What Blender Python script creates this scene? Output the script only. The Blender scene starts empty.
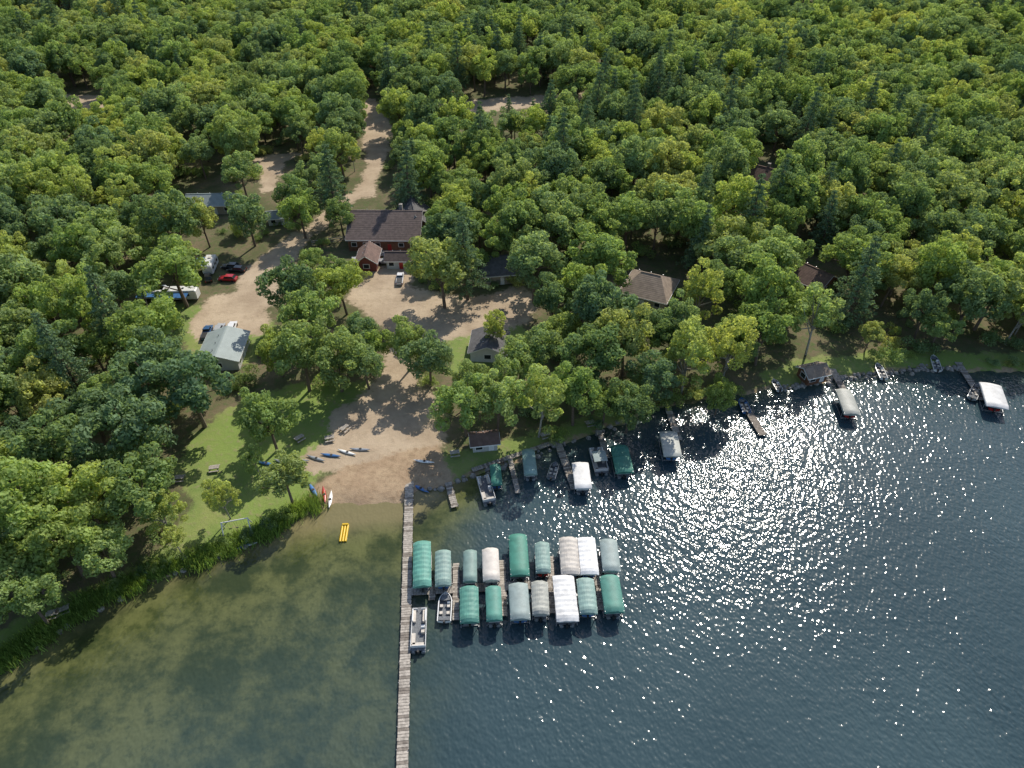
import bpy, math, random
import numpy as np
from mathutils import Vector, Matrix

SEED=7
rng=np.random.default_rng(SEED); random.seed(SEED)
scene=bpy.context.scene
# ------------------------------------------------------------------ survey
H=95.0; TH=math.radians(40); C=math.cos(TH); S_=math.sin(TH); F=700.0
LZ=0.8
def P(x,y,h=LZ):
    u=(x-512)/F; v=(y-384)/F
    t=(H-h)/(S_+v*C)
    return (t*u, t*(C-v*S_))
def proj(X,Y,Z):
    d=Y*C+(H-Z)*S_
    return 512+F*X/d, 384-F*(Y*S_-(H-Z)*C)/d
def depth(x,y,h=0): return (H-h)/(S_+(y-384)/F*C)

def pip(X,Y,poly):
    X=np.asarray(X,float);Y=np.asarray(Y,float)
    ins=np.zeros(X.shape,bool);n=len(poly)
    for i in range(n):
        x1,y1=poly[i];x2,y2=poly[(i+1)%n]
        if y1==y2: continue
        c=((y1>Y)!=(y2>Y))&(X<(x2-x1)*(Y-y1)/(y2-y1)+x1)
        ins^=c
    return ins
def sdf(X,Y,poly,closed=True,bound=60):
    X=np.asarray(X,float);Y=np.asarray(Y,float)
    d=np.full(X.shape,1e9);n=len(poly)
    for i in range(n if closed else n-1):
        x1,y1=poly[i];x2,y2=poly[(i+1)%n]
        dx,dy=x2-x1,y2-y1;L=dx*dx+dy*dy+1e-9
        t=np.clip(((X-x1)*dx+(Y-y1)*dy)/L,0,1)
        d=np.minimum(d,np.hypot(X-x1-t*dx,Y-y1-t*dy))
    return np.where(pip(X,Y,poly),d,-d)

# ------------------------------------------------------------------ materials
def newmat(name):
    m=bpy.data.materials.new(name); m.use_nodes=True
    nt=m.node_tree; nt.nodes.clear()
    out=nt.nodes.new('ShaderNodeOutputMaterial')
    return m,nt,out
def noise(nt,vec,scale,detail=4,rough=.55):
    n=nt.nodes.new('ShaderNodeTexNoise'); n.inputs['Scale'].default_value=scale
    n.inputs['Detail'].default_value=detail; n.inputs['Roughness'].default_value=rough
    nt.links.new(vec,n.inputs['Vector']); return n.outputs['Fac']
def mixc(nt,f,a,b,bt='MIX'):
    n=nt.nodes.new('ShaderNodeMix'); n.data_type='RGBA'; n.blend_type=bt
    for s,i in ((f,0),(a,6),(b,7)):
        if isinstance(s,(tuple,list)): n.inputs[i].default_value=(*s[:3],1)
        elif isinstance(s,(int,float)): n.inputs[i].default_value=s
        else: nt.links.new(s,n.inputs[i])
    return n.outputs[2]
def math_(nt,op,a,b=0.0,c=None,clamp=False):
    n=nt.nodes.new('ShaderNodeMath'); n.operation=op; n.use_clamp=clamp
    for i,s in enumerate((a,b,c)):
        if s is None: continue
        if isinstance(s,(int,float)): n.inputs[i].default_value=s
        else: nt.links.new(s,n.inputs[i])
    return n.outputs[0]
def sstep(nt,v,a,b):
    n=nt.nodes.new('ShaderNodeMapRange'); n.interpolation_type='SMOOTHSTEP'
    n.inputs[1].default_value=a;n.inputs[2].default_value=b
    nt.links.new(v,n.inputs[0]); return n.outputs[0]

MATS={}
def simple(name,col,rough=.6,var=.25,scale=1.5,metal=0,bump=0,coat=0,stripes=None):
    if name in MATS: return MATS[name]
    m,nt,out=newmat(name)
    tc=nt.nodes.new('ShaderNodeTexCoord')
    b=nt.nodes.new('ShaderNodeBsdfPrincipled')
    f=noise(nt,tc.outputs['Object'],scale,5,.65)
    f2=sstep(nt,f,.3,.7)
    dark=tuple(c*(1-var) for c in col); light=tuple(min(1,c*(1+var*.5)) for c in col)
    c=mixc(nt,f2,dark,light)
    if stripes:
        w=nt.nodes.new('ShaderNodeTexWave'); w.inputs['Scale'].default_value=stripes[1]
        w.bands_direction=stripes[0]; nt.links.new(tc.outputs['Object'],w.inputs['Vector'])
        w.inputs['Distortion'].default_value=.3
        c=mixc(nt,sstep(nt,w.outputs['Fac'],.0,.35),tuple(x*.55 for x in col),c)
    oi=nt.nodes.new('ShaderNodeObjectInfo')
    k=math_(nt,'MULTIPLY_ADD',oi.outputs['Random'],.25,.87)
    c=mixc(nt,1.0,c,k,'MULTIPLY')
    nt.links.new(c,b.inputs['Base Color'])
    b.inputs['Roughness'].default_value=rough; b.inputs['Metallic'].default_value=metal
    if coat: b.inputs['Coat Weight'].default_value=coat
    if bump:
        bp=nt.nodes.new('ShaderNodeBump'); bp.inputs['Distance'].default_value=bump
        nt.links.new(f,bp.inputs['Height']); nt.links.new(bp.outputs[0],b.inputs['Normal'])
    nt.links.new(b.outputs[0],out.inputs[0]); MATS[name]=m; return m

# foliage
def leafmat(name,cols,trans=.4):
    m,nt,out=newmat(name)
    at=nt.nodes.new('ShaderNodeAttribute'); at.attribute_name='tone'
    oi=nt.nodes.new('ShaderNodeObjectInfo')
    r=nt.nodes.new('ShaderNodeValToRGB'); e=r.color_ramp.elements
    e[0].position=0; e[0].color=(*cols[0],1); e[1].position=1; e[1].color=(*cols[-1],1)
    for i,c in enumerate(cols[1:-1]):
        q=e.new((i+1)/(len(cols)-1)); q.color=(*c,1)
    nt.links.new(oi.outputs['Random'],r.inputs[0])
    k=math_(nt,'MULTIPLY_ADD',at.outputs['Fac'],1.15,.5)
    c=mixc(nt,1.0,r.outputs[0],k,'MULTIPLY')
    yel=mixc(nt,1.0,c,(1.38,1.3,.72),'MULTIPLY')
    d=nt.nodes.new('ShaderNodeBsdfDiffuse')
    nt.links.new(c,d.inputs['Color'])
    t=nt.nodes.new('ShaderNodeBsdfTranslucent'); nt.links.new(yel,t.inputs[0])
    mx=nt.nodes.new('ShaderNodeMixShader'); mx.inputs[0].default_value=trans
    nt.links.new(d.outputs[0],mx.inputs[1]); nt.links.new(t.outputs[0],mx.inputs[2])
    nt.links.new(mx.outputs[0],out.inputs[0]); return m
M_leaf=leafmat('deciduous_leaves',[(.165,.245,.11),(.26,.345,.11),(.14,.215,.115),(.33,.40,.125),(.20,.29,.105),(.29,.375,.16),(.145,.225,.13),(.235,.315,.145),(.36,.39,.14)],.48)
M_leafy=leafmat('birch_leaves',[(.31,.38,.135),(.37,.41,.125),(.27,.36,.155)],.48)
M_pine=leafmat('pine_needles',[(.11,.175,.10),(.15,.22,.12),(.125,.19,.10)],.25)
M_reed=leafmat('reed_leaves',[(.18,.29,.07),(.23,.33,.085)],.4)
M_bark=simple('bark',(.16,.12,.09),.9,.4,3,bump=.05)
M_bark2=simple('birch_bark',(.32,.30,.26),.8,.5,4)

# ground
def ground_mat():
    m,nt,out=newmat('ground_surface')
    tc=nt.nodes.new('ShaderNodeTexCoord'); O=tc.outputs['Object']
    at=nt.nodes.new('ShaderNodeAttribute'); at.attribute_name='mask'
    sp=nt.nodes.new('ShaderNodeSeparateColor'); nt.links.new(at.outputs['Color'],sp.inputs[0])
    n1=noise(nt,O,.12,6,.65); n2=noise(nt,O,.9,5,.7); n3=noise(nt,O,6,4,.7); n4=noise(nt,O,.035,3)
    def edge(src,amt=1.1):
        k=math_(nt,'SUBTRACT',n2,.5); k=math_(nt,'MULTIPLY',k,amt)
        k2=math_(nt,'MULTIPLY',math_(nt,'SUBTRACT',n1,.5),amt*1.3)
        return sstep(nt,math_(nt,'ADD',math_(nt,'ADD',src,k),k2),.36,.64)
    forest=mixc(nt,sstep(nt,n1,.35,.65),(.10,.105,.05),(.18,.145,.09))
    forest=mixc(nt,sstep(nt,n2,.45,.7),forest,(.09,.13,.045))
    g=mixc(nt,sstep(nt,n1,.35,.65),(.18,.25,.07),(.27,.30,.10))
    g=mixc(nt,sstep(nt,n4,.45,.62),g,(.22,.30,.075))
    g=mixc(nt,math_(nt,'MULTIPLY',sstep(nt,n2,.50,.70),.7),g,(.30,.245,.15))
    g=mixc(nt,math_(nt,'MULTIPLY',n3,.35),g,(.11,.165,.05))
    d=mixc(nt,sstep(nt,n1,.3,.7),(.37,.285,.20),(.53,.425,.305))
    d=mixc(nt,math_(nt,'MULTIPLY',sstep(nt,n2,.5,.75),.5),d,(.27,.205,.135))
    d=mixc(nt,math_(nt,'MULTIPLY',n3,.3),d,(.3,.235,.16))
    s=mixc(nt,sstep(nt,n1,.3,.7),(.34,.24,.155),(.46,.345,.225))
    s=mixc(nt,math_(nt,'MULTIPLY',sstep(nt,n2,.42,.72),.65),s,(.22,.155,.095))
    c=mixc(nt,edge(sp.outputs[1]),forest,g)
    c=mixc(nt,edge(sp.outputs[0]),c,d)
    c=mixc(nt,edge(sp.outputs[2],.8),c,s)
    b=nt.nodes.new('ShaderNodeBsdfPrincipled'); b.inputs['Roughness'].default_value=.95
    b.inputs['Specular IOR Level'].default_value=.1
    nt.links.new(c,b.inputs['Base Color'])
    bp=nt.nodes.new('ShaderNodeBump'); bp.inputs['Distance'].default_value=.15
    nt.links.new(math_(nt,'ADD',n2,math_(nt,'MULTIPLY',n3,.5)),bp.inputs['Height']); nt.links.new(bp.outputs[0],b.inputs['Normal'])
    nt.links.new(b.outputs[0],out.inputs[0]); return m
M_ground=ground_mat()

def water_mat():
    m,nt,out=newmat('lake_water')
    tc=nt.nodes.new('ShaderNodeTexCoord'); O=tc.outputs['Object']
    at=nt.nodes.new('ShaderNodeAttribute'); at.attribute_name='shallow'
    sh=at.outputs['Fac']
    n1=noise(nt,O,.085,7,.68); n2=noise(nt,O,.5,5,.65); n0=noise(nt,O,.02,3)
    deep=mixc(nt,sstep(nt,n0,.35,.65),(.034,.062,.074),(.046,.080,.092))
    bed=mixc(nt,sstep(nt,n1,.40,.60),(.036,.050,.018),(.118,.128,.045))
    bed=mixc(nt,math_(nt,'MULTIPLY',sstep(nt,n2,.48,.66),.55),bed,(.026,.040,.014))
    c=mixc(nt,sstep(nt,sh,.0,1.0),deep,bed)
    c=mixc(nt,sstep(nt,math_(nt,'ADD',sh,math_(nt,'MULTIPLY',math_(nt,'SUBTRACT',n1,.5),.5)),1.0,1.7),c,(.19,.165,.08))
    b=nt.nodes.new('ShaderNodeBsdfPrincipled')
    nt.links.new(c,b.inputs['Base Color'])
    b.inputs['Roughness'].default_value=.105; b.inputs['IOR'].default_value=1.33
    mp=nt.nodes.new('ShaderNodeMapping'); mp.inputs['Rotation'].default_value=(0,0,.5); mp.inputs['Scale'].default_value=(1,.75,1)
    nt.links.new(O,mp.inputs[0]); V=mp.outputs[0]
    w1=noise(nt,V,1.25,1,.5); w2=noise(nt,V,.4,1,.5); w3=noise(nt,V,2.4,0,.5)
    gust=sstep(nt,noise(nt,O,.035,3,.6),.3,.7)
    h=math_(nt,'ADD',math_(nt,'MULTIPLY',w1,.145),math_(nt,'MULTIPLY',w2,.11))
    h=math_(nt,'ADD',h,math_(nt,'MULTIPLY',w3,.055))
    h=math_(nt,'MULTIPLY',h,math_(nt,'MULTIPLY_ADD',gust,.55,.75))
    h=math_(nt,'MULTIPLY',h,math_(nt,'SUBTRACT',1.0,math_(nt,'MULTIPLY',sstep(nt,sh,.2,1.0),.6)))
    bp=nt.nodes.new('ShaderNodeBump'); bp.inputs['Distance'].default_value=1.0; bp.inputs['Strength'].default_value=1.0
    nt.links.new(h,bp.inputs['Height']); nt.links.new(bp.outputs[0],b.inputs['Normal'])
    nt.links.new(b.outputs[0],out.inputs[0]); return m
M_water=water_mat()

# ------------------------------------------------------------------ shoreline
shore_px=[(-420,960),(-250,828),(-100,735),(0,668),(60,628),(130,590),(170,573),(215,560),(260,540),(300,517),(330,505),(360,504),(405,500),
 (420,492),(450,483),(480,474),(520,460),(560,444),(590,435),(630,420),(660,407),(690,402),(720,400),(750,392),(790,388),(830,379),(870,374),(930,367),(975,371),(1024,373),(1120,368),(1300,372)]
shore=[P(x,y,0) for x,y in shore_px]
landpoly=[(-3500,-600),(-400,-60)]+shore+[(900,shore[-1][1]+40),(3500,400),(3500,4000),(-3500,4000)]
def land_d(X,Y):
    d=sdf(X,Y,landpoly)
    w=.35*np.sin(X*.9+np.sin(Y*.7)*1.3)+.3*np.sin(Y*.55+X*.31+1.1)+.2*np.sin(X*2.1-Y*1.7)
    return d+w
def wp(poly,h=LZ): return [P(x,y,h) for x,y in poly]

PARK=[(348,300),(360,270),(415,265),(414,290),(470,296),(520,285),(538,300),(528,322),(480,335),(440,342),(408,330),(400,345),(380,330)]
DOWN=[(383,325),(404,325),(412,360),(425,382),(440,400),(445,440),(430,470),(412,480),(370,470),(300,474),(296,455),(330,440),(335,410),(372,392),(376,380),(385,355)]
LOOP=[(304,226),(316,233),(292,262),(276,290),(268,318),(268,336),(200,342),(188,322),(205,302),(235,292),(246,268),(272,250)]
UPR=[(362,100),(376,98),(386,118),(396,128),(389,150),(380,172),(374,196),(358,200),(346,215),(318,234),(306,228),(330,205),(354,190),(367,165),(361,130)]
TOPR=[(425,106),(500,97),(600,93),(600,99),(560,103),(490,112),(450,116),(425,116)]
CLR=[(240,160),(262,156),(300,152),(300,157),(285,162),(275,190),(262,192),(258,168),(240,164)]
FIELD=[(60,95),(110,95),(110,108),(65,108)]
SAND=[(296,512),(312,484),(350,466),(400,452),(440,445),(455,482),(420,497),(405,506),(360,510),(330,511)]
LAWN=[(170,470),(195,430),(245,402),(290,385),(372,383),(380,425),(372,455),(318,476),(320,505),(290,522),(260,540),(210,562),(170,576),(130,594),(60,632),(0,672),(-60,710),(-60,660),(60,600),(120,575),(172,540),(190,500)]
LAWN2=[(420,455),(470,448),(560,425),(640,400),(650,412),(590,436),(520,460),(450,485),(430,488)]
LAWN3=[(760,372),(800,358),(900,350),(1040,352),(1100,355),(1100,372),(1024,374),(930,369),(830,381),(770,392)]
LAWN4=[(200,305),(160,300),(165,335),(185,345),(200,365),(250,362),(262,345),(300,345),(300,330)]
LAWN5=[(445,330),(520,325),(530,350),(470,380),(450,372)]
dirtP=[wp(p) for p in (PARK,DOWN,LOOP,UPR,TOPR,CLR,FIELD)]
lawnP=[wp(p) for p in (LAWN,LAWN2,LAWN3,LAWN4,LAWN5)]
sandP=[wp(SAND)]

def gz(d):
    return np.where(d>0,LZ*(1-np.exp(-np.clip(d,0,None)/2.2)),np.clip(d*.22,-3.5,0))

def grid_axis(lo,hi,step,far):
    mid=np.arange(lo,hi+step,step)
    a=[];s=step;x=lo
    while x>-far: s*=1.35; x-=s; a.append(x)
    b=[];s=step;x=mid[-1]
    while x<far: s*=1.35; x+=s; b.append(x)
    return np.array(a[::-1]+list(mid)+b)
def make_grid(name,xs,ys,zf,mat,attr,sel=None,dz=0):
    XX,YY=np.meshgrid(xs,ys); nx,ny=len(xs),len(ys)
    ZZ=zf+dz
    co=np.stack([XX,YY,ZZ],-1).reshape(-1,3)
    i=np.arange(nx-1);j=np.arange(ny-1);I,J=np.meshgrid(i,j)
    a=(J*nx+I).ravel(); f=np.stack([a,a+1,a+nx+1,a+nx],-1)
    if sel is not None:
        keep=sel.reshape(-1)[f].any(1); f=f[keep]
        used=np.unique(f); mp=np.full(len(co),-1); mp[used]=np.arange(len(used))
        f=mp[f]; co=co[used]; attr=attr.reshape(len(XX.ravel()),-1)[used]
    me=bpy.data.meshes.new(name)
    me.vertices.add(len(co)); me.vertices.foreach_set('co',co.ravel().astype(np.float32))
    me.loops.add(f.size); me.loops.foreach_set('vertex_index',f.ravel().astype(np.int32))
    me.polygons.add(len(f)); me.polygons.foreach_set('loop_start',(np.arange(len(f))*4).astype(np.int32))
    me.polygons.foreach_set('use_smooth',np.ones(len(f),bool))
    me.update(calc_edges=True)
    attr=attr.reshape(len(co),-1)
    if attr.shape[1]==1:
        at=me.attributes.new('shallow','FLOAT','POINT'); at.data.foreach_set('value',attr.ravel().astype(np.float32))
    else:
        at=me.attributes.new('mask','FLOAT_COLOR','POINT')
        at.data.foreach_set('color',np.concatenate([attr,np.ones((len(co),1))],1).ravel().astype(np.float32))
    me.materials.append(mat)
    o=bpy.data.objects.new(name,me); scene.collection.objects.link(o); return o

xs=grid_axis(-185,215,.9,3000); ys=grid_axis(40,330,.9,3000)
GX,GY=np.meshgrid(xs,ys)
D=land_d(GX,GY)
def msk(polys):
    m=np.full(GX.shape,-50.)
    for p in polys: m=np.maximum(m,sdf(GX,GY,p))
    return m
md,ml,ms=msk(dirtP),msk(lawnP),msk(sandP)
Z=gz(D)
A=np.stack([np.clip(.5+md/5,0,1),np.clip(.5+ml/5,0,1),np.clip(.5+ms/4,0,1)],-1)
A[...,2]=np.maximum(A[...,2],np.clip(.62-np.abs(D-.2)/1.5*.5,0,1)*(np.abs(D)<2))
make_grid('ground',xs,ys,Z,M_ground,A)
make_grid('dirt_road',xs,ys,Z,M_ground,A,sel=(md>-1.5),dz=.012)
make_grid('lawn',xs,ys,Z,M_ground,A,sel=(ml>-1)&(md<-3)&(ms<-3),dz=.006)
make_grid('sandy_beach',xs,ys,Z,M_ground,A,sel=(ms>-1.5),dz=.02)

wx=grid_axis(-185,215,1.6,3000); wy=grid_axis(20,190,1.6,3000)
WX,WY=np.meshgrid(wx,wy); WD=-land_d(WX,WY)
def sm(x,a,b):
    t=np.clip((x-a)/(b-a),0,1); return t*t*(3-2*t)
left=1-sm(WX,-20,2)
sh=left*np.exp(-np.clip(WD,0,None)/46)+.5*np.exp(-np.clip(WD,0,None)/4)
sdw=sdf(WX,WY,sandP[0])
sh=sh+.75*np.exp(-np.clip(-sdw,0,None)/4.0)
make_grid('lake_water',wx,wy,np.zeros(WX.shape),M_water,sh)

# ------------------------------------------------------------------ mesh builder
class MB:
    def __init__(s): s.v=[];s.f=[];s.m=[];s.mats=[];s.sm=[]
    def mi(s,mat):
        if mat not in s.mats: s.mats.append(mat)
        return s.mats.index(mat)
    def add(s,vs,fs,mat,smooth=False):
        b=len(s.v); s.v+= [tuple(v) for v in vs]; k=s.mi(mat)
        for f in fs: s.f.append([b+i for i in f]); s.m.append(k); s.sm.append(smooth)
    def box(s,c,d,mat,rz=0,top=(1,1),rx=0):
        cx,cy,cz=c;dx,dy,dz=[q/2 for q in d];vs=[]
        cr,sr=math.cos(rz),math.sin(rz)
        for z,tx,ty in ((-dz,1,1),(dz,top[0],top[1])):
            for x,y in ((-dx,-dy),(dx,-dy),(dx,dy),(-dx,dy)):
                x*=tx;y*=ty; zz=z
                if rx: y,zz=y*math.cos(rx)-zz*math.sin(rx), y*math.sin(rx)+zz*math.cos(rx)
                vs.append((cx+x*cr-y*sr,cy+x*sr+y*cr,cz+zz))
        s.add(vs,[(0,3,2,1),(4,5,6,7),(0,1,5,4),(1,2,6,5),(2,3,7,6),(3,0,4,7)],mat)
    def cyl(s,p0,p1,r0,mat,r1=None,n=8,smooth=True):
        r1=r0 if r1 is None else r1
        a=Vector(p0);b=Vector(p1);d=(b-a).normalized()
        u=d.orthogonal().normalized();w=d.cross(u);vs=[]
        for p,r in ((a,r0),(b,r1)):
            for i in range(n):
                t=2*math.pi*i/n; vs.append(p+u*math.cos(t)*r+w*math.sin(t)*r)
        s.add(vs,[(i,(i+1)%n,n+(i+1)%n,n+i) for i in range(n)],mat,smooth)
        s.add(vs[:n],[tuple(range(n))[::-1]],mat); s.add(vs[n:],[tuple(range(n))],mat)
    def loft(s,secs,mat,closed=False,cap=False,smooth=True):
        n=len(secs[0]);vs=[v for q in secs for v in q];fs=[]
        for k in range(len(secs)-1):
            for i in range(n if closed else n-1):
                j=(i+1)%n; fs.append((k*n+i,k*n+j,(k+1)*n+j,(k+1)*n+i))
        s.add(vs,fs,mat,smooth)
        if cap:
            s.add(secs[0],[tuple(range(n))[::-1]],mat); s.add(secs[-1],[tuple(range(n))],mat)
    def build(s,name,loc=(0,0,0),rz=0,parent=None,link=True):
        me=bpy.data.meshes.new(name); me.from_pydata(s.v,[],s.f)
        for m in s.mats: me.materials.append(m)
        me.polygons.foreach_set('material_index',s.m); me.polygons.foreach_set('use_smooth',s.sm)
        me.update()
        o=bpy.data.objects.new(name,me)
        o.location=loc; o.rotation_euler=(0,0,rz)
        if link: scene.collection.objects.link(o)
        if parent: o.parent=parent
        return o
def empty(name,loc=(0,0,0),rz=0):
    o=bpy.data.objects.new(name,None); o.location=loc; o.rotation_euler=(0,0,rz)
    o.empty_display_size=.5; scene.collection.objects.link(o); return o

# ------------------------------------------------------------------ trees
def leafmesh(name,cent,rad,n,size,rr,trunk,mleaf,up=.15,squash=.8,inner=.7,mbark=None):
    cent=np.array(cent);rad=np.array(rad)
    w=rad**2/np.sum(rad**2); idx=rr.choice(len(rad),n,p=w)
    d=rr.normal(size=(n,3)); d[:,2]+=up; d/=np.linalg.norm(d,axis=1)[:,None]
    rf=inner+(1.08-inner)*rr.random(n)
    pos=cent[idx]+d*(rad[idx]*rf)[:,None]*np.array([1,1,squash])
    nrm=d+rr.normal(size=(n,3))*.5; nrm/=np.linalg.norm(nrm,axis=1)[:,None]
    t=np.cross(nrm,rr.normal(size=(n,3))); t/=np.linalg.norm(t,axis=1)[:,None]
    b=np.cross(nrm,t); sz=size*(.6+.8*rr.random(n))[:,None]*.5
    q=np.stack([pos-t*sz,pos-b*sz*.62,pos+t*sz,pos+b*sz*.62],1).reshape(-1,3)
    nt=len(trunk.v)
    vs=np.concatenate([np.array(trunk.v).reshape(-1,3),q])
    me=bpy.data.meshes.new(name)
    fs=list(trunk.f)+[(nt+4*i,nt+4*i+1,nt+4*i+2,nt+4*i+3) for i in range(n)]
    me.from_pydata(vs.tolist(),[],fs)
    me.materials.append(mbark or M_bark); me.materials.append(mleaf)
    me.polygons.foreach_set('material_index',[0]*len(trunk.f)+[1]*n)
    ct=rr.random(len(rad))
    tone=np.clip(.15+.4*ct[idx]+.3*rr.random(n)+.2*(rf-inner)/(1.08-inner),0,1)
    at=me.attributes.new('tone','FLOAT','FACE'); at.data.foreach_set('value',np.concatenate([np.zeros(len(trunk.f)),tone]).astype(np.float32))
    me.update(); return me
def deciduous(i,kind='oak'):
    rr=np.random.default_rng(100+i)
    tb=MB(); mb=M_bark2 if kind=='birch' else M_bark
    R=5.0 if kind=='oak' else 3.6; cz=8.6; RZ=4.9 if kind=='oak' else 5.2
    tr=.32 if kind=='oak' else .2
    lean=rr.normal(size=2)*.3
    tb.cyl((0,0,-.4),(lean[0]*.5,lean[1]*.5,4.5),tr,mb,tr*.7,7); tb.cyl((lean[0]*.5,lean[1]*.5,4.5),(lean[0],lean[1],10),tr*.7,mb,.06,6)
    nC=36; cs=[];rs=[]
    ph=rr.random(4)*6.28
    for k in range(nC):
        z=1-2*(k+.5)/nC*.82; a=k*2.39996+rr.normal()*.3; rxy=math.sqrt(max(0,1-z*z))
        lob=1+.24*math.sin(2*a+ph[0])+.16*math.sin(3*a+ph[1])+rr.normal()*.12
        q=.76*lob
        cs.append((lean[0]+R*q*rxy*math.cos(a),lean[1]+R*q*rxy*math.sin(a),cz+RZ*q*z*.9+rr.normal()*.35))
        rs.append(R*(.15+.15*rr.random()))
    for k in range(4): cs.append((lean[0]+rr.normal()*R*.25,lean[1]+rr.normal()*R*.25,cz+rr.normal()*1.3)); rs.append(R*.30)
    for k in rr.choice(nC,9,replace=False):
        z0=3.5+rr.random()*4
        tb.cyl((lean[0]*.6,lean[1]*.6,z0),cs[k],.12,mb,.04,5)
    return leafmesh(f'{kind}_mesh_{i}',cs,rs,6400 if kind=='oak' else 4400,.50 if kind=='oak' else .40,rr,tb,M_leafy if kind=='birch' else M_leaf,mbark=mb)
def pine(i):
    rr=np.random.default_rng(300+i); tb=MB()
    Ht=17.0; tb.cyl((0,0,-.4),(0,0,Ht*.95),.3,M_bark,.05,7)
    cs=[];rs=[]
    L=13
    for k in range(L):
        z=3.5+(Ht-4)*k/(L-1); rmax=3.6*(1-(k/(L-1))**1.25)+.35
        nb=max(3,int(7-k*.3)); a0=rr.random()*6.28
        for j in range(nb):
            a=a0+j*6.28/nb+rr.normal()*.2; ln=rmax*(.75+.4*rr.random())
            for t in (.45,.75,1.0):
                cs.append((ln*t*math.cos(a),ln*t*math.sin(a),z-.25*ln*t*t+rr.normal()*.1)); rs.append(.42+.45*(1-t)+.12*rmax*.5)
            tb.cyl((0,0,z),(ln*math.cos(a),ln*math.sin(a),z-.25*ln),.05,M_bark,.015,4)
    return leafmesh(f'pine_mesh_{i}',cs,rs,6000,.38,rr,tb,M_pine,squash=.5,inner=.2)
def bush(i,mat=None,n=1100):
    rr=np.random.default_rng(500+i); tb=MB(); tb.cyl((0,0,-.2),(0,0,.7),.06,M_bark,.03,5)
    cs=[(rr.normal()*.75,rr.normal()*.75,.7+rr.random()*.8) for _ in range(9)]; rs=[.5+.4*rr.random() for _ in range(9)]
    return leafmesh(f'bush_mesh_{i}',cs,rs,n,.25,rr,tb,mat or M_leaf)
def reeds(i):
    rr=np.random.default_rng(700+i); v=[];f=[]
    me=bpy.data.meshes.new('reed_mesh')
    for k in range(420):
        x,y=rr.normal(size=2)*.75; h=.5+rr.random()*.9; a=rr.random()*6.28; lx,ly=rr.normal(size=2)*.22; w=.05
        b=len(v); v+=[(x-w*math.cos(a),y-w*math.sin(a),-.1),(x+w*math.cos(a),y+w*math.sin(a),-.1),(x+lx+w*.4,y+ly,h),(x+lx-w*.4,y+ly,h)]; f.append((b,b+1,b+2,b+3))
    me.from_pydata(v,[],f); me.materials.append(M_reed)
    at=me.attributes.new('tone','FLOAT','FACE'); at.data.foreach_set('value',rr.random(len(f)).astype(np.float32)); me.update(); return me
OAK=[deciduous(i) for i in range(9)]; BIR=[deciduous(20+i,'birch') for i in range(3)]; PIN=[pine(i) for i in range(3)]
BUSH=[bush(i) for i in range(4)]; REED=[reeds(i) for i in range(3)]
forest=empty('forest'); under=empty('undergrowth')
def put(me,name,x,y,z,s,sz=None,parent=None):
    o=bpy.data.objects.new(name,me); o.location=(x,y,z); o.rotation_euler=(random.gauss(0,.03),random.gauss(0,.03),random.random()*6.28)
    o.scale=(s*random.uniform(.92,1.08),s*random.uniform(.92,1.08),sz or s)
    if parent: o.parent=parent
    scene.collection.objects.link(o); return o

KEEP=[PARK,[(386,325),(403,325),(410,360),(425,385),(438,405),(440,440),(425,480),(412,500),(320,505),(305,500),(318,480),(372,450),(378,420),(374,390),(385,360)],
 LOOP,UPR,TOPR,CLR,FIELD,LAWN,
 [(346,200),(425,188),(430,268),(345,268)],[(195,325),(246,325),(246,366),(195,366)],[(140,282),(204,282),(204,306),(140,306)],
 [(204,254),(248,254),(248,290),(204,290)],[(186,187),(232,187),(232,206),(186,206)],[(626,258),(682,258),(682,294),(626,294)],
 [(744,153),(778,153),(778,190),(744,190)],[(466,324),(512,324),(512,364),(466,364)],[(484,244),(520,244),(520,275),(484,275)],
 [(264,203),(292,203),(292,222),(264,222)],[(462,426),(502,426),(502,450),(462,450)],[(800,256),(830,256),(830,284),(800,284)],
 [(775,364),(1024,354),(1100,355),(1100,380),(780,392)],[(420,450),(480,446),(560,424),(640,402),(650,425),(430,492)],[(798,355),(832,355),(832,378),(798,378)]]
def keep_clear(X,Y,S,k=.55):
    pts=[(X,Y,LZ),(X,Y,8.6*S),(X,Y,13*S),(X-5*S*k,Y,8*S),(X+5*S*k,Y,8*S),(X,Y,5*S)]
    pr=[proj(*p) for p in pts]
    px=np.array([p[0] for p in pr]);py=np.array([p[1] for p in pr])
    for poly in KEEP:
        if pip(px,py,poly).any(): return True
    return False
placed=[]
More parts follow.
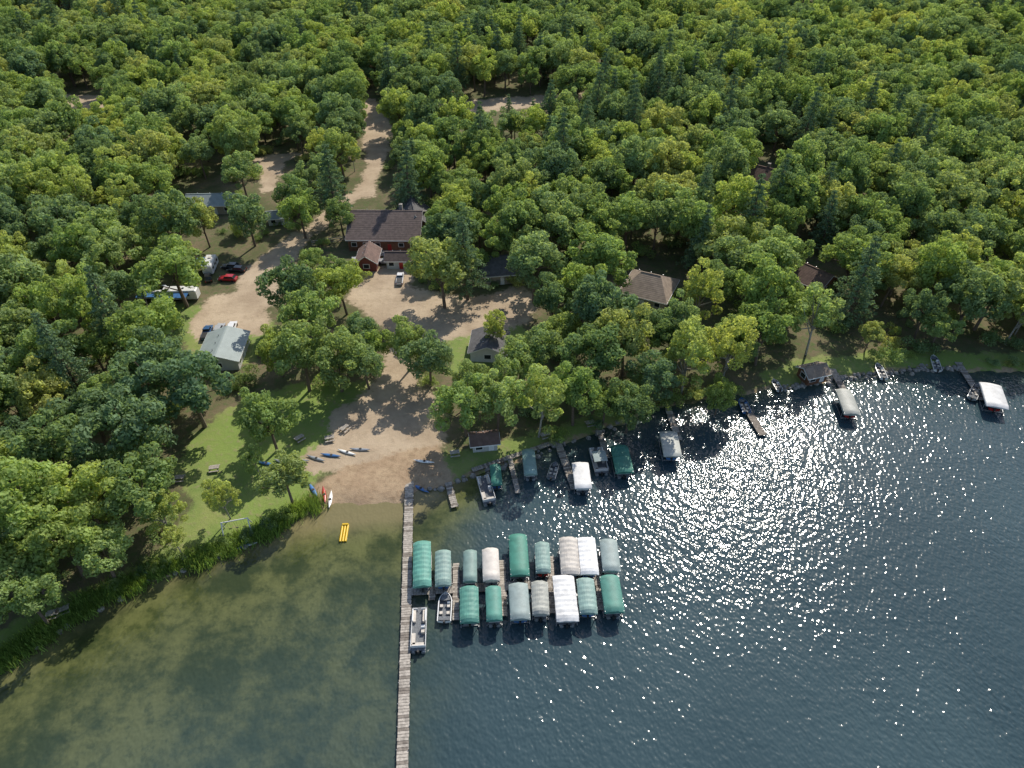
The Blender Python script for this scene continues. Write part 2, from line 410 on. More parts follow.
EXP=[(285,478,25,'o'),(222,497,16,'b'),(138,490,36,'o'),(268,420,28,'o'),(187,380,40,'o'),(125,425,42,'o'),(80,495,36,'o'),(300,352,32,'o'),(335,358,28,'o'),
 (288,286,26,'o'),(342,286,22,'o'),(362,335,20,'o'),(365,366,20,'o'),(408,342,22,'o'),(428,358,24,'o'),(442,268,30,'o'),(466,262,20,'p'),(493,328,13,'b'),(465,402,30,'o'),
 (497,398,28,'o'),(540,398,24,'b'),(575,392,28,'o'),(630,404,24,'o'),(605,405,18,'o'),(720,395,17,'o'),(690,350,26,'b'),(655,378,24,'o'),(730,350,24,'b'),
 (170,258,36,'o'),(150,325,36,'o'),(60,540,38,'o'),(20,560,36,'o'),(100,555,28,'o'),(160,515,18,'b'),(30,600,30,'o'),(340,215,16,'o'),(378,210,0,'o'),
 (247,215,22,'o'),(300,210,20,'o'),(420,140,18,'o'),(405,180,18,'p'),(340,150,20,'o'),(330,185,18,'p'),(240,170,20,'o'),(545,350,24,'o'),(520,358,22,'o'),(255,460,12,'b'),
 (500,240,20,'o'),(535,260,32,'o'),(600,250,32,'o'),(585,290,26,'o'),(560,230,26,'o'),(700,290,22,'b'),(820,312,24,'b'),(765,330,28,'o'),(860,285,22,'p'),(175,540,12,'b')]
for px,py,r,k in EXP:
    if r==0: continue
    nr={'o':5.0,'b':3.6,'p':3.6}[k]; S=1.0
    for _ in range(4):
        hc=8.6*S; S=r*(depth(px,py,hc)/F)/nr; S=min(max(S,.5),1.7)
    X,Y=P(px,py,8.6*S)
    me=random.choice({'o':OAK,'b':BIR,'p':PIN}[k])
    put(me,{'o':'oak_tree','b':'birch_tree','p':'pine_tree'}[k],X,Y,LZ-.1,S,min(S,1.35))
    placed.append((X,Y,S*nr))
cand=[];
for (y0,y1,g) in ((40,340,8.3),(340,500,10.8)):
    yy=y0
    while yy<y1:
        hw=.74*yy+(46 if yy<230 else 16); xx=-hw
        while xx<hw:
            cand.append((xx+random.uniform(-.42,.42)*g,yy+random.uniform(-.42,.42)*g,g)); xx+=g
        yy+=g
cx=np.array([c[0] for c in cand]);cy=np.array([c[1] for c in cand]); cd=land_d(cx,cy)
cn=np.sin(cx*.021+1)+np.sin(cy*.027+cx*.011)+.6*np.sin(cx*.06-cy*.05)
ex=np.array(placed)
nt_=0
for i,(x,y,g) in enumerate(cand):
    if cd[i]<3.2: continue
    for tr in range(2):
        S=(random.uniform(.78,1.5) if tr==0 else .72)*(1 if g<9 else 1.2)
        if cd[i]<8: S=min(S*.75,.95)
        if (np.hypot(ex[:,0]-x,ex[:,1]-y)<ex[:,2]*.62+S*2.6).any(): continue
        if y<420 and keep_clear(x,y,S): continue
        r=random.random()+.12*cn[i]
        if r>.93: k='pine'; me=random.choice(PIN); S2=min(S,1.3)
        elif r<.03: k='birch'; me=random.choice(BIR); S2=S*1.05
        else: k='oak'; me=random.choice(OAK); S2=S
        near=y<175
        put(me,k+'_tree' if near else 'forest_tree',x,y,LZ-.1,S2,min(S2,1.25)*random.uniform(.85,1.2),None if near else forest); nt_+=1
        break
print('TREES',nt_)
nb=0
for _ in range(9000):
    x=random.uniform(-150,180); y=random.uniform(60,250)
    if nb>450: break
    d=float(land_d(np.array([x]),np.array([y]))[0])
    if d<.8: continue
    p=proj(x,y,LZ+.5)
    if not(-60<p[0]<1090): continue
    if any(pip(np.array([p[0]]),np.array([p[1]]),q)[0] for q in KEEP): continue
    put(random.choice(BUSH),'understory_bush',x,y,LZ-.1,random.uniform(.6,1.6),parent=under); nb+=1
reedp=empty('shoreline_reeds')
def along(pts,step):
    out=[]
    for a,b in zip(pts[:-1],pts[1:]):
        L=math.hypot(b[0]-a[0],b[1]-a[1]); n=max(1,int(L/step))
        for i in range(n): t=(i+random.random())/n; out.append((a[0]+(b[0]-a[0])*t,a[1]+(b[1]-a[1])*t))
    return out
for x,y in along([P(a,b,.3) for a,b in [(-100,728),(0,660),(60,622),(130,584),(170,567),(215,553),(260,534),(300,512),(318,503)]],.7):
    put(random.choice(REED),'reed_clump',x+random.gauss(0,.5),y+random.gauss(0,.5),.2,random.uniform(.7,1.4),parent=reedp)
for x,y in along([P(a,b,.5) for a,b in [(60,614),(130,578),(200,552),(255,533),(300,508)]],2.2):
    put(random.choice(BUSH),'shoreline_bush',x,y,.4,random.uniform(.45,.85))
for x,y in along([P(a,b,.5) for a,b in [(640,412),(690,398),(740,392)]],1.8)+along([P(a,b,.5) for a,b in [(540,445),(630,415)]],4)+along([P(a,b,.5) for a,b in [(985,365),(1080,366)]],2.5):
    put(random.choice(BUSH),'shoreline_bush',x,y,.4,random.uniform(.5,1.1))

# ------------------------------------------------------------------ materials for things
M_plank=simple('weathered_planks',(.40,.36,.31),.85,.4,2.5)
M_plankd=simple('dark_planks',(.22,.19,.16),.85,.4,2.5)
M_post=simple('galvanised_metal',(.45,.46,.47),.4,.2,3,metal=.7)
M_alu=simple('aluminium_hull',(.5,.52,.54),.35,.2,2,metal=.6)
M_glass=simple('dark_glass',(.02,.025,.03),.08,.1)
M_black=simple('black_rubber',(.025,.025,.025),.6,.2)
M_white=simple('white_gelcoat',(.75,.75,.73),.3,.1)
M_seat=simple('boat_vinyl',(.55,.5,.43),.6,.2)
M_carpet=simple('boat_carpet',(.16,.17,.18),.95,.3,4)
M_blue=simple('blue_hull',(.06,.16,.36),.3,.15)
M_red=simple('red_paint',(.42,.03,.025),.3,.15)
M_yel=simple('yellow_plastic',(.75,.48,.02),.4,.1)
M_rock=simple('shore_rock',(.3,.28,.25),.9,.45,1.5,bump=.1)
CAN={k:simple('canopy_'+k,c,.6,.22,.7,stripes=None) for k,c in dict(teal=(.10,.29,.235),green=(.055,.22,.165),sage=(.22,.33,.30),grey=(.29,.36,.35),
   greige=(.40,.41,.37),white=(.70,.70,.69),cream=(.56,.52,.47)).items()}

def seg(p1,p2,h):
    a=P(*p1,h);b=P(*p2,h)
    L=math.hypot(b[0]-a[0],b[1]-a[1]); rz=math.atan2(b[1]-a[1],b[0]-a[0])-math.pi/2
    return ((a[0]+b[0])/2,(a[1]+b[1])/2),L,rz
def dock(p1,p2,wid,name='wooden_dock',z=.55,mat=None,posts=True):
    (x,y),L,rz=seg(p1,p2,z); m=MB(); mat=mat or M_plank
    n=int(L/.42)
    for i in range(n):
        yy=-L/2+(i+.5)*L/n; jw=random.uniform(-.03,.03)
        m.box((jw,yy,z-.025+random.uniform(-.006,.006)),(wid,L/n*.88,.05),mat if random.random()<.8 else M_plankd)
    for sx in (-1,1): m.box((sx*(wid/2-.12),0,z-.14),(.08,L,.18),M_plankd)
    k=-L/2+.3
    while k<L/2:
        for sx in (-1,1): m.cyl((sx*(wid/2+.05),k,-2.5),(sx*(wid/2+.05),k,z+random.uniform(.1,.35)),.05,M_post,n=6)
        k+=3
    return m.build(name,(x,y,0),rz)

def hull_sections(L,w,z0,z1,nose=.35,n=10):
    secs=[]
    for i in range(n+1):
        t=i/n; y=-L/2+L*t
        k=1 if t<1-nose else math.cos((t-(1-nose))/nose*math.pi/2)**.7
        k=max(k,.04); hw=w/2*k; zb=z0+(z1-z0)*.55*max(0,(t-.7)/.3)**2
        secs.append([(-hw,y,z1+.12*t),(-hw*.88,y,z0+.45*(z1-z0)+(zb-z0)*.5),(0,y,zb),(hw*.88,y,z0+.45*(z1-z0)+(zb-z0)*.5),(hw,y,z1+.12*t)])
    return secs
def motor(m,y,z):
    m.box((0,y-.15,z+.45),(.34,.5,.42),M_black,top=(.75,.7)); m.box((0,y-.12,z-.1),(.14,.2,.8),M_black)
def fish_boat(m,L,w,z=.1,hm=None,by=0,inner=None):
    hm=hm or M_alu; inner=inner or M_carpet
    S=hull_sections(L,w,z,z+.75); m.loft(S,hm)
    n=len(S)
    m.add(S[0],[(0,1,2,3,4)],hm)
    inn=[[(p[0][0]*.86,p[0][1],p[0][2]),(p[0][0]*.8,p[0][1],z+.32),(p[4][0]*.8,p[4][1],z+.32),(p[4][0]*.86,p[4][1],p[4][2])] for p in S[:-1]]
    inn=[[(a[0],a[1]+.1,a[2]) for a in q] for q in inn]
    m.loft(inn,inner,smooth=False)
    m.loft([[p[0],(p[0][0]*.86,p[0][1],p[0][2]+.01)] for p in S],hm); m.loft([[(p[4][0]*.86,p[4][1],p[4][2]+.01),p[4]] for p in S],hm)
    m.box((0,L*.3,z+.72),(w*.62,L*.2,.06),inner,top=(.7,1)); m.box((0,-L*.4,z+.66),(w*.8,L*.12,.06),inner)
    for yy in (-.22,.02): m.box((-.25*w,L*yy,z+.6),(.45,.45,.3),M_seat); m.box((.25*w,L*yy,z+.6),(.45,.45,.3),M_seat)
    m.box((.25*w,L*.12,z+.75),(.5,.4,.5),hm,top=(.8,.5)); m.box((.25*w,L*.15,z+1.05),(.5,.05,.3),M_glass)
    motor(m,-L/2,z+.3)
def pontoon(m,L,w,z=.15,canopy=None):
    for sx in (-1,1):
        m.cyl((sx*w*.33,-L/2,z+.1),(sx*w*.33,L/2-.7,z+.1),.32,M_alu,n=10); m.cyl((sx*w*.33,L/2-.7,z+.1),(sx*w*.33,L/2,z+.3),.32,M_alu,.05,n=10)
    zd=z+.5
    m.box((0,0,zd),(w,L*.96,.1),M_carpet)
    hz=.62
    for sx in (-1,1): m.box((sx*(w/2-.05),-.1,zd+.05+hz/2),(.06,L*.84,hz),M_white); 
    m.box((-w*.3,L*.42-.12,zd+.05+hz/2),(w*.35,.06,hz),M_white); m.box((w*.3,L*.42-.12,zd+.05+hz/2),(w*.35,.06,hz),M_white)
    m.box((0,-L*.42,zd+.05+hz/2),(w*.9,.06,hz),M_white)
    for sx in (-1,1):
        m.box((sx*w*.34,L*.25,zd+.3),(w*.22,L*.26,.42),M_seat); m.box((sx*w*.43,L*.25,zd+.6),(w*.06,L*.26,.35),M_white)
    m.box((-w*.32,-L*.26,zd+.3),(w*.25,L*.24,.42),M_seat); m.box((0,-L*.38,zd+.3),(w*.75,L*.07,.42),M_seat)
    m.box((w*.28,-.1,zd+.5),(.6,.5,.8),M_white,top=(.85,.7)); m.box((w*.28,-.75,zd+.35),(.5,.5,.5),M_seat); m.box((w*.28,.12,zd+1.0),(.55,.04,.3),M_glass)
    motor(m,-L/2,zd-.2)
    if canopy:
        zc=zd+1.9; y0,y1=-L*.3,L*.1
        secs=[]
        for i in range(6):
            y=y0+(y1-y0)*i/5; secs.append([(w*.48*t,y,zc+.15*(1-t*t)-.15*abs(i-2.5)/2.5) for t in (-1,-.6,-.2,.2,.6,1)])
        m.loft(secs,canopy)
        for sx in (-1,1):
            for yy in (y0,y1): m.cyl((sx*w*.46,(y0+y1)/2,zd+.5),(sx*w*.47,yy,zc-.12),.025,M_post,n=5)

def lift(p1,p2,wpx,col,z=2.7,flat=False):
    (x,y),L,rz=seg(p1,p2,z-.2)
    w=wpx*depth((p1[0]+p2[0])/2,(p1[1]+p2[1])/2,z)/F
    m=MB(); cm=CAN[col]
    ribs=max(6,int(L/.8)); secs=[]; prof=[-1,-1,-.93,-.75,-.5,-.25,0,.25,.5,.75,.93,1,1]
    arch=.5 if not flat else .22
    K=ribs*2
    dep=random.uniform(.02,.055)
    for i in range(K+1):
        t=i/K; yy=-L/2+L*t; e=min(t,1-t)
        drop=.45*max(0,1-e/.09)**1.6
        sag=-dep if i%2 else 0
        row=[]
        for j,u in enumerate(prof):
            zz=z+arch*(1-abs(u)**2.2)-arch*.5+sag-drop*(.7)
            if j in (0,len(prof)-1): zz=z-arch*.5-.42
            row.append((u*w/2+random.gauss(0,.012),yy+random.gauss(0,.02),zz+random.gauss(0,.012)))
        secs.append(row)
    m.loft(secs,cm,smooth=dep<.04)
    for s,q in ((0,secs[0]),(1,secs[-1])):
        low=[(p[0],p[1],z-arch*.5-.42) for p in q]; m.loft([q,low],cm,smooth=False)
    for sx in (-1,1):
        for yy in (-.36,.36): m.cyl((sx*(w/2-.1),L*yy,-2.5),(sx*(w/2-.1),L*yy,z-.2),.06,M_post,n=6)
        m.box((sx*(w/2-.1),0,.25),(.12,L*.85,.14),M_post); m.box((sx*(w/2-.12),0,z-.35),(.06,L*.95,.06),M_post)
    for yy in (-.36,.36): m.box((0,L*yy,.1),(w-.3,.12,.14),M_post)
    pontoon(m,L*.9,min(w*.72,2.4),.2) if random.random()<.6 else fish_boat(m,L*.8,min(w*.7,2.1),.3,hm=random.choice([M_alu,M_blue,M_white,M_red]))
    m.build('covered_boat_lift',(x,y,0),rz)
G=[((422,586),(422,541),18,'teal'),((443,585),(443,550),16,'sage'),((470,581),(470,550),14,'sage'),((491.5,580),(490,548),17,'cream'),((520,575),(517.5,534),19,'green'),
 ((543.5,572),(542,542),15,'sage'),((571,574),(568,537),19,'cream'),((590,574),(586,537),18,'white'),((612,571),(608,539),18,'grey'),
 ((469.5,622),(469,586),19,'teal'),((494.5,620),(493,586),16,'teal'),((520.5,619),(518,583),20,'grey'),((541,614),(539.5,581),17,'greige'),((568,621),(563,575),22,'white'),
 ((589,613),(585,578),18,'sage'),((615,612),(609,575),20,'teal'),
 ((583.5,488),(580,462),17,'white'),((625,472),(619,445),18,'green'),((673,456),(668,431),18,'greige'),((531,474),(528,449),13,'sage'),
 ((853,414),(843,389),16,'greige'),((998,407),(990,383),20,'white'),((497,484),(495,464),11,'green')]
for a,b,w,c in G: lift(a,b,w,c,z=2.7 if a[1]>500 else 2.4,flat=(c in('white','greige') and random.random()<.5))

dock((400,860),(409.5,478),1.5); dock((411,591),(618,580),1.5)
for a,b in (((456,620),(456,563)),((504,616),(502,560)),((553,613),(550,556)),((601,610),(597,560)),((432,588),(432,600))): dock(a,b,1.0)
dock((455,507),(448,482),1.2); dock((518,493),(509,455),.9); dock((575,489),(558,443),1.4); dock((607,458),(599,430),1.1)
dock((679,440),(668,408),1.3); dock((845,393),(831,366),1.4); dock((983,400),(958,362),1.4); dock((472,470),(560,440),1.0,z=.6)
dock((763,435),(742,400),1.5,mat=M_plankd)
def boat(p1,p2,wpx,kind,**k):
    (x,y),L,rz=seg(p1,p2,.8); w=wpx*depth((p1[0]+p2[0])/2,(p1[1]+p2[1])/2,.8)/F
    m=MB()
    if kind=='p': pontoon(m,L,w,canopy=k.get('canopy')); n='pontoon_boat'
    else: fish_boat(m,L,w,hm=k.get('hm')); n='fishing_boat'
    m.build(n,(x,y,k.get('z',0)),rz)
boat((418,651),(420,606),15,'p'); boat((444,621),(446,592),14,'f',hm=M_white)
boat((490,503),(482,475),13,'p'); boat((602,473),(595,447),14,'p',canopy=CAN['grey']); boat((551,478),(556,462),9,'f')
boat((884,378),(877,363),8,'f',hm=M_white); boat((938,370),(933,355),8,'f',hm=M_white); boat((780,390),(773,379),7,'f',hm=M_white); boat((747,412),(741,398),9,'f',hm=M_blue)
boat((972,398),(979,383),9,'f')
def kayak(px,py,rz,L,mat,z=None,name='kayak'):
    x,y=P(px,py,LZ); m=MB(); secs=[]
    for i in range(13):
        t=i/12*2-1; k=max(.03,(1-abs(t)**2.2)); hw=.36*k
        secs.append([(hw*math.cos(a),t*L/2,.2+.17*math.sin(a)*(.4+.6*k)+.12*abs(t)**3) for a in [j*math.pi/4 for j in range(8)]])
    m.loft(secs,mat,closed=True,cap=True)
    m.cyl((0,-.1,.36),(0,-.1,.39),.26,M_black,n=10)
    z0=float(gz(land_d(np.array([x]),np.array([y])))[0])
    m.build(name,(x,y,max(z0,.0) if z is None else z),rz)
for px,py,a,mt,nm in [(324,494,.3,M_red,'kayak'),(330,498,.1,M_white,'kayak'),(313,490,.6,M_blue,'kayak'),(266,464,1.3,M_blue,'canoe'),(283,463,1.2,M_alu,'canoe'),(299,461,1.5,M_alu,'canoe'),
   (316,459,1.2,M_alu,'canoe'),(331,456,1.4,M_blue,'canoe'),(347,453,1.2,M_white,'canoe'),(360,450,1.5,M_alu,'canoe'),(236,546,1.9,M_blue,'kayak'),(244,543,1.8,M_white,'kayak'),(424,462,1.4,M_white,'paddle_board'),(420,486,1.0,M_blue,'kayak')]:
    kayak(px,py,a,4.0,mt,name=nm)
x,y=P(344,533,.2); m=MB()
for sx in (-.45,0,.45): m.cyl((sx,-1.7,.12),(sx,1.7,.12),.2,M_yel,n=10)
m.box((0,1.75,.25),(1.2,.35,.4),M_yel,top=(.8,.8)); m.build('yellow_inflatable_raft',(x,y,0),.05)
x,y=P(238,530,LZ); m=MB()
for sx in (-2.2,2.2):
    for sy in (-1,1): m.cyl((sx,sy*1.1,0),(sx*.95,0,2.5),.1,M_white)
m.cyl((-2.2,0,2.5),(2.2,0,2.5),.1,M_white)
for sx in (-1.1,0,1.1):
    for q in (-.2,.2): m.cyl((sx+q,0,2.5),(sx+q,.1,.55),.015,M_post,n=4)
    m.box((sx,.1,.53),(.45,.2,.04),M_black)
m.build('swing_set',(x,y,LZ),.25)
def picnic(px,py,rz):
    x,y=P(px,py,LZ); m=MB(); 
    for k in range(4): m.box((0,-.3+k*.2,.75),(1.8,.18,.04),M_plank)
    for s in (-1,1): m.box((0,s*.75,.45),(1.8,.26,.04),M_plank)
    for sx in (-.7,.7):
        m.box((sx,0,.42),(.08,1.6,.06),M_plankd)
        for s in (-1,1): m.cyl((sx,s*.25,.75),(sx,s*.6,0),.05,M_plankd,n=4)
    m.build('picnic_table',(x,y,LZ),rz)
for q in [(54,616,.3),(64,612,.5),(215,470,.2),(345,430,1.),(330,440,.3),(300,440,.8),(455,455,.2),(180,480,.1),(590,425,.3),(545,437,.4)]: picnic(*q)
rk=MB(); rr=np.random.default_rng(5)
for x,y in along([P(a,b,0) for a,b in [(785,389),(830,380),(870,375),(930,368),(960,369)]],.35)+along([P(a,b,0) for a,b in [(420,493),(480,475),(560,446),(640,417)]],1.1)+along([P(a,b,0) for a,b in [(10,662),(130,591),(250,546)]],2.2):
    x+=rr.normal()*.5;y+=rr.normal()*.5; r=.25+.35*rr.random()
    secs=[]
    for zz,kk in ((-.4,.8),(.0,1.05),(.35,.9),(.6,.45)):
        secs.append([(x+r*kk*math.cos(a)*(1+.2*rr.normal()),y+r*kk*math.sin(a)*(1+.2*rr.normal()),zz*r*1.6+.1) for a in [j*math.pi/3 for j in range(6)]])
    rk.loft(secs,M_rock,closed=True,cap=True,smooth=False)
rk.build('shoreline_rocks')

# ------------------------------------------------------------------ buildings
def mk(m,n,par): return m.build(n,parent=par)
def house(name,px,py,w,d,eave,ridge,rz,roofm,wallm,axis='x',hip=0,chim=False,nwin=3,porch=0):
    X,Y=P(px,py,ridge+LZ); e=empty(name,(X,Y,LZ),rz)
    if axis=='y': e.rotation_euler[2]+=math.pi/2
    m=MB()
    vs=[(-w/2,-d/2,-.3),(w/2,-d/2,-.3),(w/2,d/2,-.3),(-w/2,d/2,-.3),(-w/2,-d/2,eave),(w/2,-d/2,eave),(w/2,d/2,eave),(-w/2,d/2,eave)]
    fs=[(0,1,5,4),(2,3,7,6)]
    if hip: fs+=[(1,2,6,5),(3,0,4,7)]
    else:
        vs+=[(-w/2,0,ridge-.08),(w/2,0,ridge-.08)]; fs+=[(1,2,6,9,5),(3,0,4,8,7)]
    m.add(vs,fs,wallm); mk(m,'walls',e)
    m=MB(); ov=.55; sl=(ridge-eave)/(d/2); ze=eave-sl*ov; W=w/2+ov; Dp=d/2+ov; hx=W-hip*(d/2+ov)
    def roofside(s):
        T=.14
        a=[(-W,s*Dp,ze),(W,s*Dp,ze),(hx,0,ridge),(-hx,0,ridge)]
        n=14
        for k in range(n):
            t0,t1=k/n,(k+1)/n
            def L_(t,up): return [(a[0][0]+(a[3][0]-a[0][0])*t,a[0][1]*(1-t),ze+(ridge-ze)*t+up),(a[1][0]+(a[2][0]-a[1][0])*t,a[1][1]*(1-t),ze+(ridge-ze)*t+up)]
            p=L_(t0,T+.03);q=L_(t1,T); r=L_(t0,T-.03)
            m.add([p[0],p[1],q[1],q[0]],[(0,1,2,3) if s<0 else (3,2,1,0)],roofm); m.add([r[0],r[1],p[1],p[0]],[(0,1,2,3)],roofm)
    roofside(-1);roofside(1)
    if hip:
        for s in (-1,1): m.add([(s*W,-Dp,ze+.14),(s*W,Dp,ze+.14),(s*hx,0,ridge+.14)],[(0,1,2)],roofm)
    mk(m,'roof',e)
    m=MB()
    fm=M_white
    for s in (-1,1): m.box((0,s*Dp,ze+.05),(2*W,.06,.22),fm)
    if not hip:
        for sx in (-1,1):
            for s in (-1,1):
                ln=math.hypot(Dp,ridge-ze); m.box((sx*W,s*Dp/2,(ze+ridge)/2+.03),(.06,ln,.2),fm,rx=-s*math.atan2(ridge-ze,Dp))
    else:
        for s in (-1,1): m.box((s*W,0,ze+.05),(.06,2*Dp,.22),fm)
    m.box((0,0,ridge+.17),(2*hx,.3,.06),roofm)
    mk(m,'trim',e)
    m=MB(); g=MB()
    for s in (-1,1):
        for k in range(nwin):
            xx=-w/2+w*(k+.5)/nwin
            if k==nwin//2 and s==-1: continue
            m.box((xx,s*(d/2+.03),eave*.55),(1.5,.08,1.3),fm); g.box((xx,s*(d/2+.05),eave*.55),(1.25,.1,1.05),M_glass)
        m.box((s*(w/2+.03),0,eave*.55),(.08,1.7,1.3),fm); g.box((s*(w/2+.05),0,eave*.55),(.1,1.4,1.05),M_glass)
    mk(m,'window_frames',e); mk(g,'windows',e)
    m=MB(); xx=-w/2+w*(nwin//2+.5)/nwin; m.box((xx,-d/2-.04,1.05),(1.0,.08,2.1),M_red if 'lodge' in name else fm); mk(m,'door',e)
    if chim:
        m=MB(); m.box((w*.2,d*.12,ridge),(.9,.9,2.2),M_rock); mk(m,'chimney',e)
    if porch:
        m=MB(); m.box((0,-d/2-porch/2,.25),(w*.7,porch,.12),M_plank)
        for k in range(6):
            m.cyl((-w*.35+k*w*.14,-d/2-porch+.1,.3),(-w*.35+k*w*.14,-d/2-porch+.1,1.3),.05,M_white,n=5)
        m.box((0,-d/2-porch+.1,1.32),(w*.7,.08,.07),M_white); mk(m,'deck',e)
    m=MB()
    for k in range(3): m.cyl((-w*.3+k*w*.27,d*.14,ridge-sl*d*.14),(-w*.3+k*w*.27,d*.14,ridge-sl*d*.14+.55),.1,M_post,n=6)
    mk(m,'roof_vents',e)
    return e
R_br=simple('brown_shingles',(.12,.09,.08),.9,.3,1.2); R_gr=simple('grey_metal_roof',(.28,.33,.32),.6,.12,.6,stripes=('X',.9)); R_dk=simple('dark_shingles',(.10,.098,.10),.9,.3,1.2)
R_tan=simple('tan_shingles',(.28,.22,.17),.9,.25,1.0); R_red=simple('reddish_shingles',(.17,.11,.09),.9,.3,1.2)
W_log=simple('log_wall',(.20,.09,.05),.8,.35,1.5,stripes=('Z',1.8)); W_wh=simple('white_siding',(.62,.62,.6),.7,.1,1,stripes=('Z',2.5)); W_tan=simple('tan_siding',(.36,.31,.25),.8,.2,1,stripes=('Z',2.5)); W_red=simple('red_siding',(.22,.06,.045),.8,.2,1)
house('log_lodge',386,211,19,17,3.6,7.6,math.radians(-1),R_br,W_log,nwin=6,chim=True,porch=3)
house('lodge_wing',413,206,12,9,3.4,7.0,math.radians(12),R_dk,W_log,axis='y',nwin=3)
house('lodge_entry_gable',367,249,7,5,2.8,4.6,0,R_red,W_red,axis='y',nwin=2)
house('lodge_porch_gable',401,252,7.5,4,2.6,3.8,0,R_br,W_wh,nwin=3)
house('grey_roof_cabin',221,341,10,8.2,2.7,4.2,math.radians(4),R_gr,W_wh,axis='y',nwin=3)
house('long_storage_building',210,194,13,7,3,4.8,math.radians(3),R_gr,W_tan,nwin=4)
house('small_shed',277,211,5.5,4,2.3,3.4,.2,R_gr,W_wh,nwin=2)
house('tan_roof_house',651,274,11,11,3,6.2,math.radians(-25),R_tan,W_tan,nwin=3,hip=.6)
house('lake_house',760,166,12,9,3.2,6.3,math.radians(-35),R_red,W_tan,nwin=3,chim=True)
house('dark_roof_house',500,256,11,9,3,5.6,math.radians(8),R_dk,W_tan,nwin=3)
house('wooded_cabin',815,268,9,8,2.8,5.2,math.radians(-50),R_red,W_log,nwin=3)
house('white_cabin',489,336,7.5,7.5,2.7,4.3,math.radians(-4),R_dk,W_wh,axis='y',nwin=2)
house('beach_shed',484,434,4.6,3,2.1,3.0,.15,R_red,W_wh,nwin=2)
house('boathouse',815,366,4.5,3.6,2.1,3.1,.3,R_tan,W_log,nwin=2)

# ------------------------------------------------------------------ vehicles
def car(px,py,rz,mat,kind='car'):
    x,y=P(px,py,1.2); m=MB(); L=4.7 if kind=='car' else 5.6; w=1.85
    prof=[(-L/2,.45,.9),(-L/2+.08,.9,.95),(-L*.3,.98,1),(L*.1,.98,1),(L*.42,.85,.97),(L/2,.65,.85),(L/2,.4,.85)]
    secs=[]
    for yy,zt,k in prof:
        hw=w/2*k; secs.append([(-hw*.92,yy,.3),(-hw,yy,.55),(-hw,yy,zt-.12),(-hw*.88,yy,zt),(hw*.88,yy,zt),(hw,yy,zt-.12),(hw,yy,.55),(hw*.92,yy,.3)])
    m.loft(secs,mat,closed=True,cap=True,smooth=False)
    y0,y1=(-L*.42,L*.2) if kind=='car' else (-L*.05,L*.24)
    cy=(y0+y1)/2;ln=y1-y0
    m.box((0,cy,1.2),(w*.86,ln,.48),M_glass,top=(.86,.68)); m.box((0,cy-.03,1.46),(w*.86*.87,ln*.69,.07),mat,top=(.93,.95))
    for sx in (-1,1):
        for t in (-.34,0,.34): m.cyl((sx*w*.43,cy+t*ln*1.4,.97),(sx*w*.37,cy+t*ln*.97,1.45),.035,mat,n=4)
    if kind!='car': m.box((0,-L*.29,1.0),(w*.78,L*.38,.02),M_black); 
    for sx in (-1,1):
        for yy in (-L*.3,L*.31): m.cyl((sx*w*.36,yy,.33),(sx*w*.5,yy,.33),.33,M_black,n=12)
        m.box((sx*w*.36,L/2-.02,.65),(.3,.08,.14),M_white); m.box((sx*w*.38,-L/2+.0,.72),(.2,.06,.2),M_red)
        m.box((sx*w*.54,L*.14,1.02),(.16,.1,.12),mat)
    m.build('parked_car' if kind=='car' else 'pickup_truck',(x,y,LZ+.02),rz)
cblk=simple('black_car_paint',(.02,.022,.025),.25,.1,coat=.5); cblu=simple('blue_car_paint',(.05,.12,.25),.25,.1,coat=.5); cred=simple('red_car_paint',(.4,.02,.03),.25,.1,coat=.5); csil=simple('silver_car_paint',(.4,.41,.42),.3,.1,coat=.5); cwh=simple('white_car_paint',(.72,.72,.72),.3,.1,coat=.5)
car(400,279,.05,cwh,'truck'); car(386,262,1.4,csil); car(228,279,1.5,cred); car(237,270,1.45,cblk); car(231,267,1.5,cblk); car(207,333,.1,cblu,'truck'); car(219,330,.0,csil); car(232,328,.1,cwh)
car(356,262,.3,csil); car(365,263,.2,cblk); car(208,278,.4,cblk)
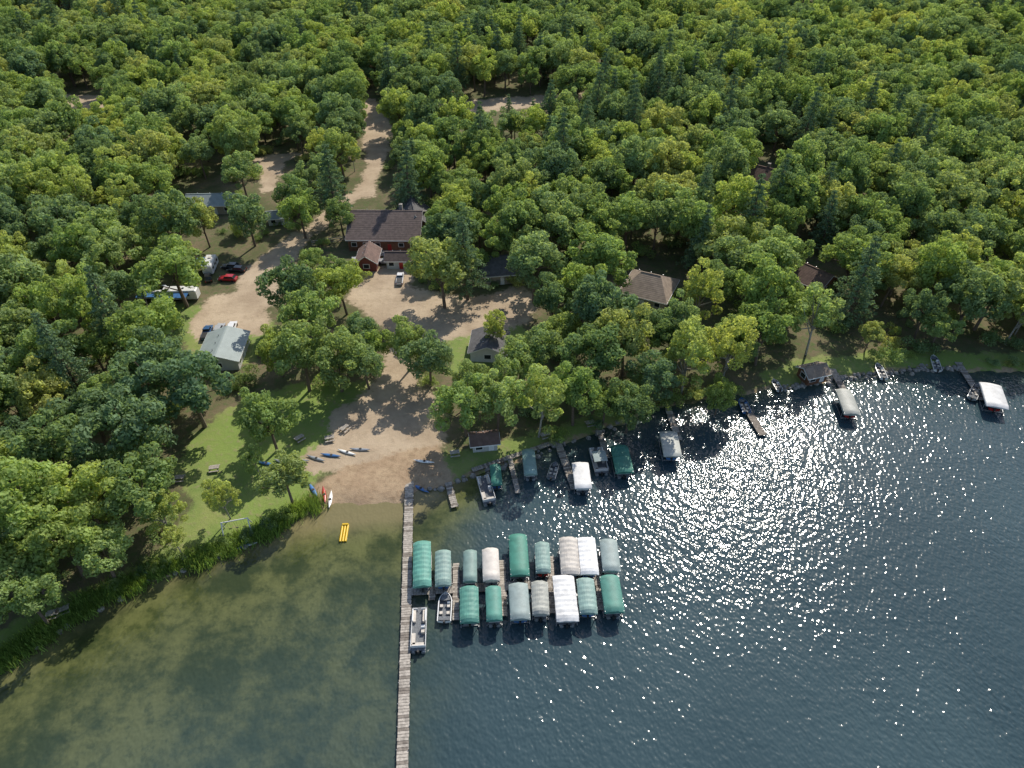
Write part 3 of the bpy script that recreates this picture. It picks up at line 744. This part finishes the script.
def camper(px,py,rz,L):
    x,y=P(px,py,2.5); m=MB()
    secs=[]
    for yy,z1,k in [(-L/2,2.7,.96),(-L/2+.3,2.95,1),(L/2-.6,2.95,1),(L/2,2.2,.96)]:
        hw=1.25*k; secs.append([(-hw,yy,.6),(-hw,yy,z1-.15),(-hw*.9,yy,z1),(hw*.9,yy,z1),(hw,yy,z1-.15),(hw,yy,.6)])
    m.loft(secs,M_white,closed=True,cap=True,smooth=False)
    m.box((0,L*.15,3.05),(.9,.9,.25),M_seat,top=(.8,.8)); m.box((0,-L*.2,3.0),(.5,.5,.12),M_glass)
    for yy in (-.3,0,.3): m.box((1.26,L*yy,1.8),(.04,1.0,.6),M_glass); m.box((-1.26,L*yy,1.8),(.04,1.0,.6),M_glass)
    m.box((1.26,L*.15,1.55),(.05,.7,1.8),M_seat)
    m.box((-2.4,0,2.5),(2.3,L*.7,.05),M_blue); 
    for yy in (-.33,.33): m.cyl((-3.5,L*yy,0),(-3.5,L*yy,2.5),.04,M_post,n=5)
    for sx in (-1,1):
        for yy in (-.5,.4): m.cyl((sx*.95,yy,.38),(sx*1.2,yy,.38),.38,M_black,n=12)
    m.cyl((0,L/2,.6),(0,L/2+1.2,.5),.06,M_black)
    m.build('camper_trailer',(x,y,LZ),rz)
camper(175,293,math.pi/2+.05,11); camper(210,264,.1,6.5); camper(152,292,math.pi/2+.05,7)
camper(500,163,1.2,8)
def fence(p1,p2):
    (x,y),L,rz=seg(p1,p2,LZ); m=MB(); n=int(L/2.2)
    for i in range(n+1): m.box((0,-L/2+L*i/n,.8),(.12,.12,1.7),M_plankd)
    for z in (.4,1.0,1.5): m.box((.08,0,z),(.05,L,.2),M_plank)
    m.build('wooden_fence',(x,y,LZ),rz)
fence((312,246),(350,240)); fence((425,268),(448,290))

# ------------------------------------------------------------------ light, sky, camera
EL=math.radians(42); AZ=math.radians(24)
w=bpy.data.worlds.new('World'); scene.world=w; w.use_nodes=True; nt=w.node_tree
bg=nt.nodes.get('Background') or nt.nodes.new('ShaderNodeBackground')
sk=nt.nodes.new('ShaderNodeTexSky'); sk.sky_type='NISHITA'; sk.sun_disc=False
sk.sun_elevation=EL; sk.sun_rotation=AZ
nt.links.new(sk.outputs[0],bg.inputs[0]); bg.inputs[1].default_value=.15
ld=bpy.data.lights.new('sun','SUN'); ld.energy=5.0; ld.angle=math.radians(.5); ld.color=(1,.93,.82)
lo=bpy.data.objects.new('sun',ld); scene.collection.objects.link(lo)
sv=Vector((math.sin(AZ)*math.cos(EL),math.cos(AZ)*math.cos(EL),math.sin(EL)))
lo.rotation_euler=sv.to_track_quat('Z','Y').to_euler(); lo.location=(0,0,120)
cd_=bpy.data.cameras.new('camera'); cam=bpy.data.objects.new('camera',cd_); scene.collection.objects.link(cam)
cam.location=(0,0,H); cam.rotation_euler=(math.radians(90)-TH,0,0)
cd_.sensor_width=36; cd_.lens=36*F/1024; cd_.clip_end=8000; cd_.clip_start=1
scene.camera=cam
scene.view_settings.view_transform='Standard'; scene.view_settings.look='None'; scene.view_settings.exposure=0
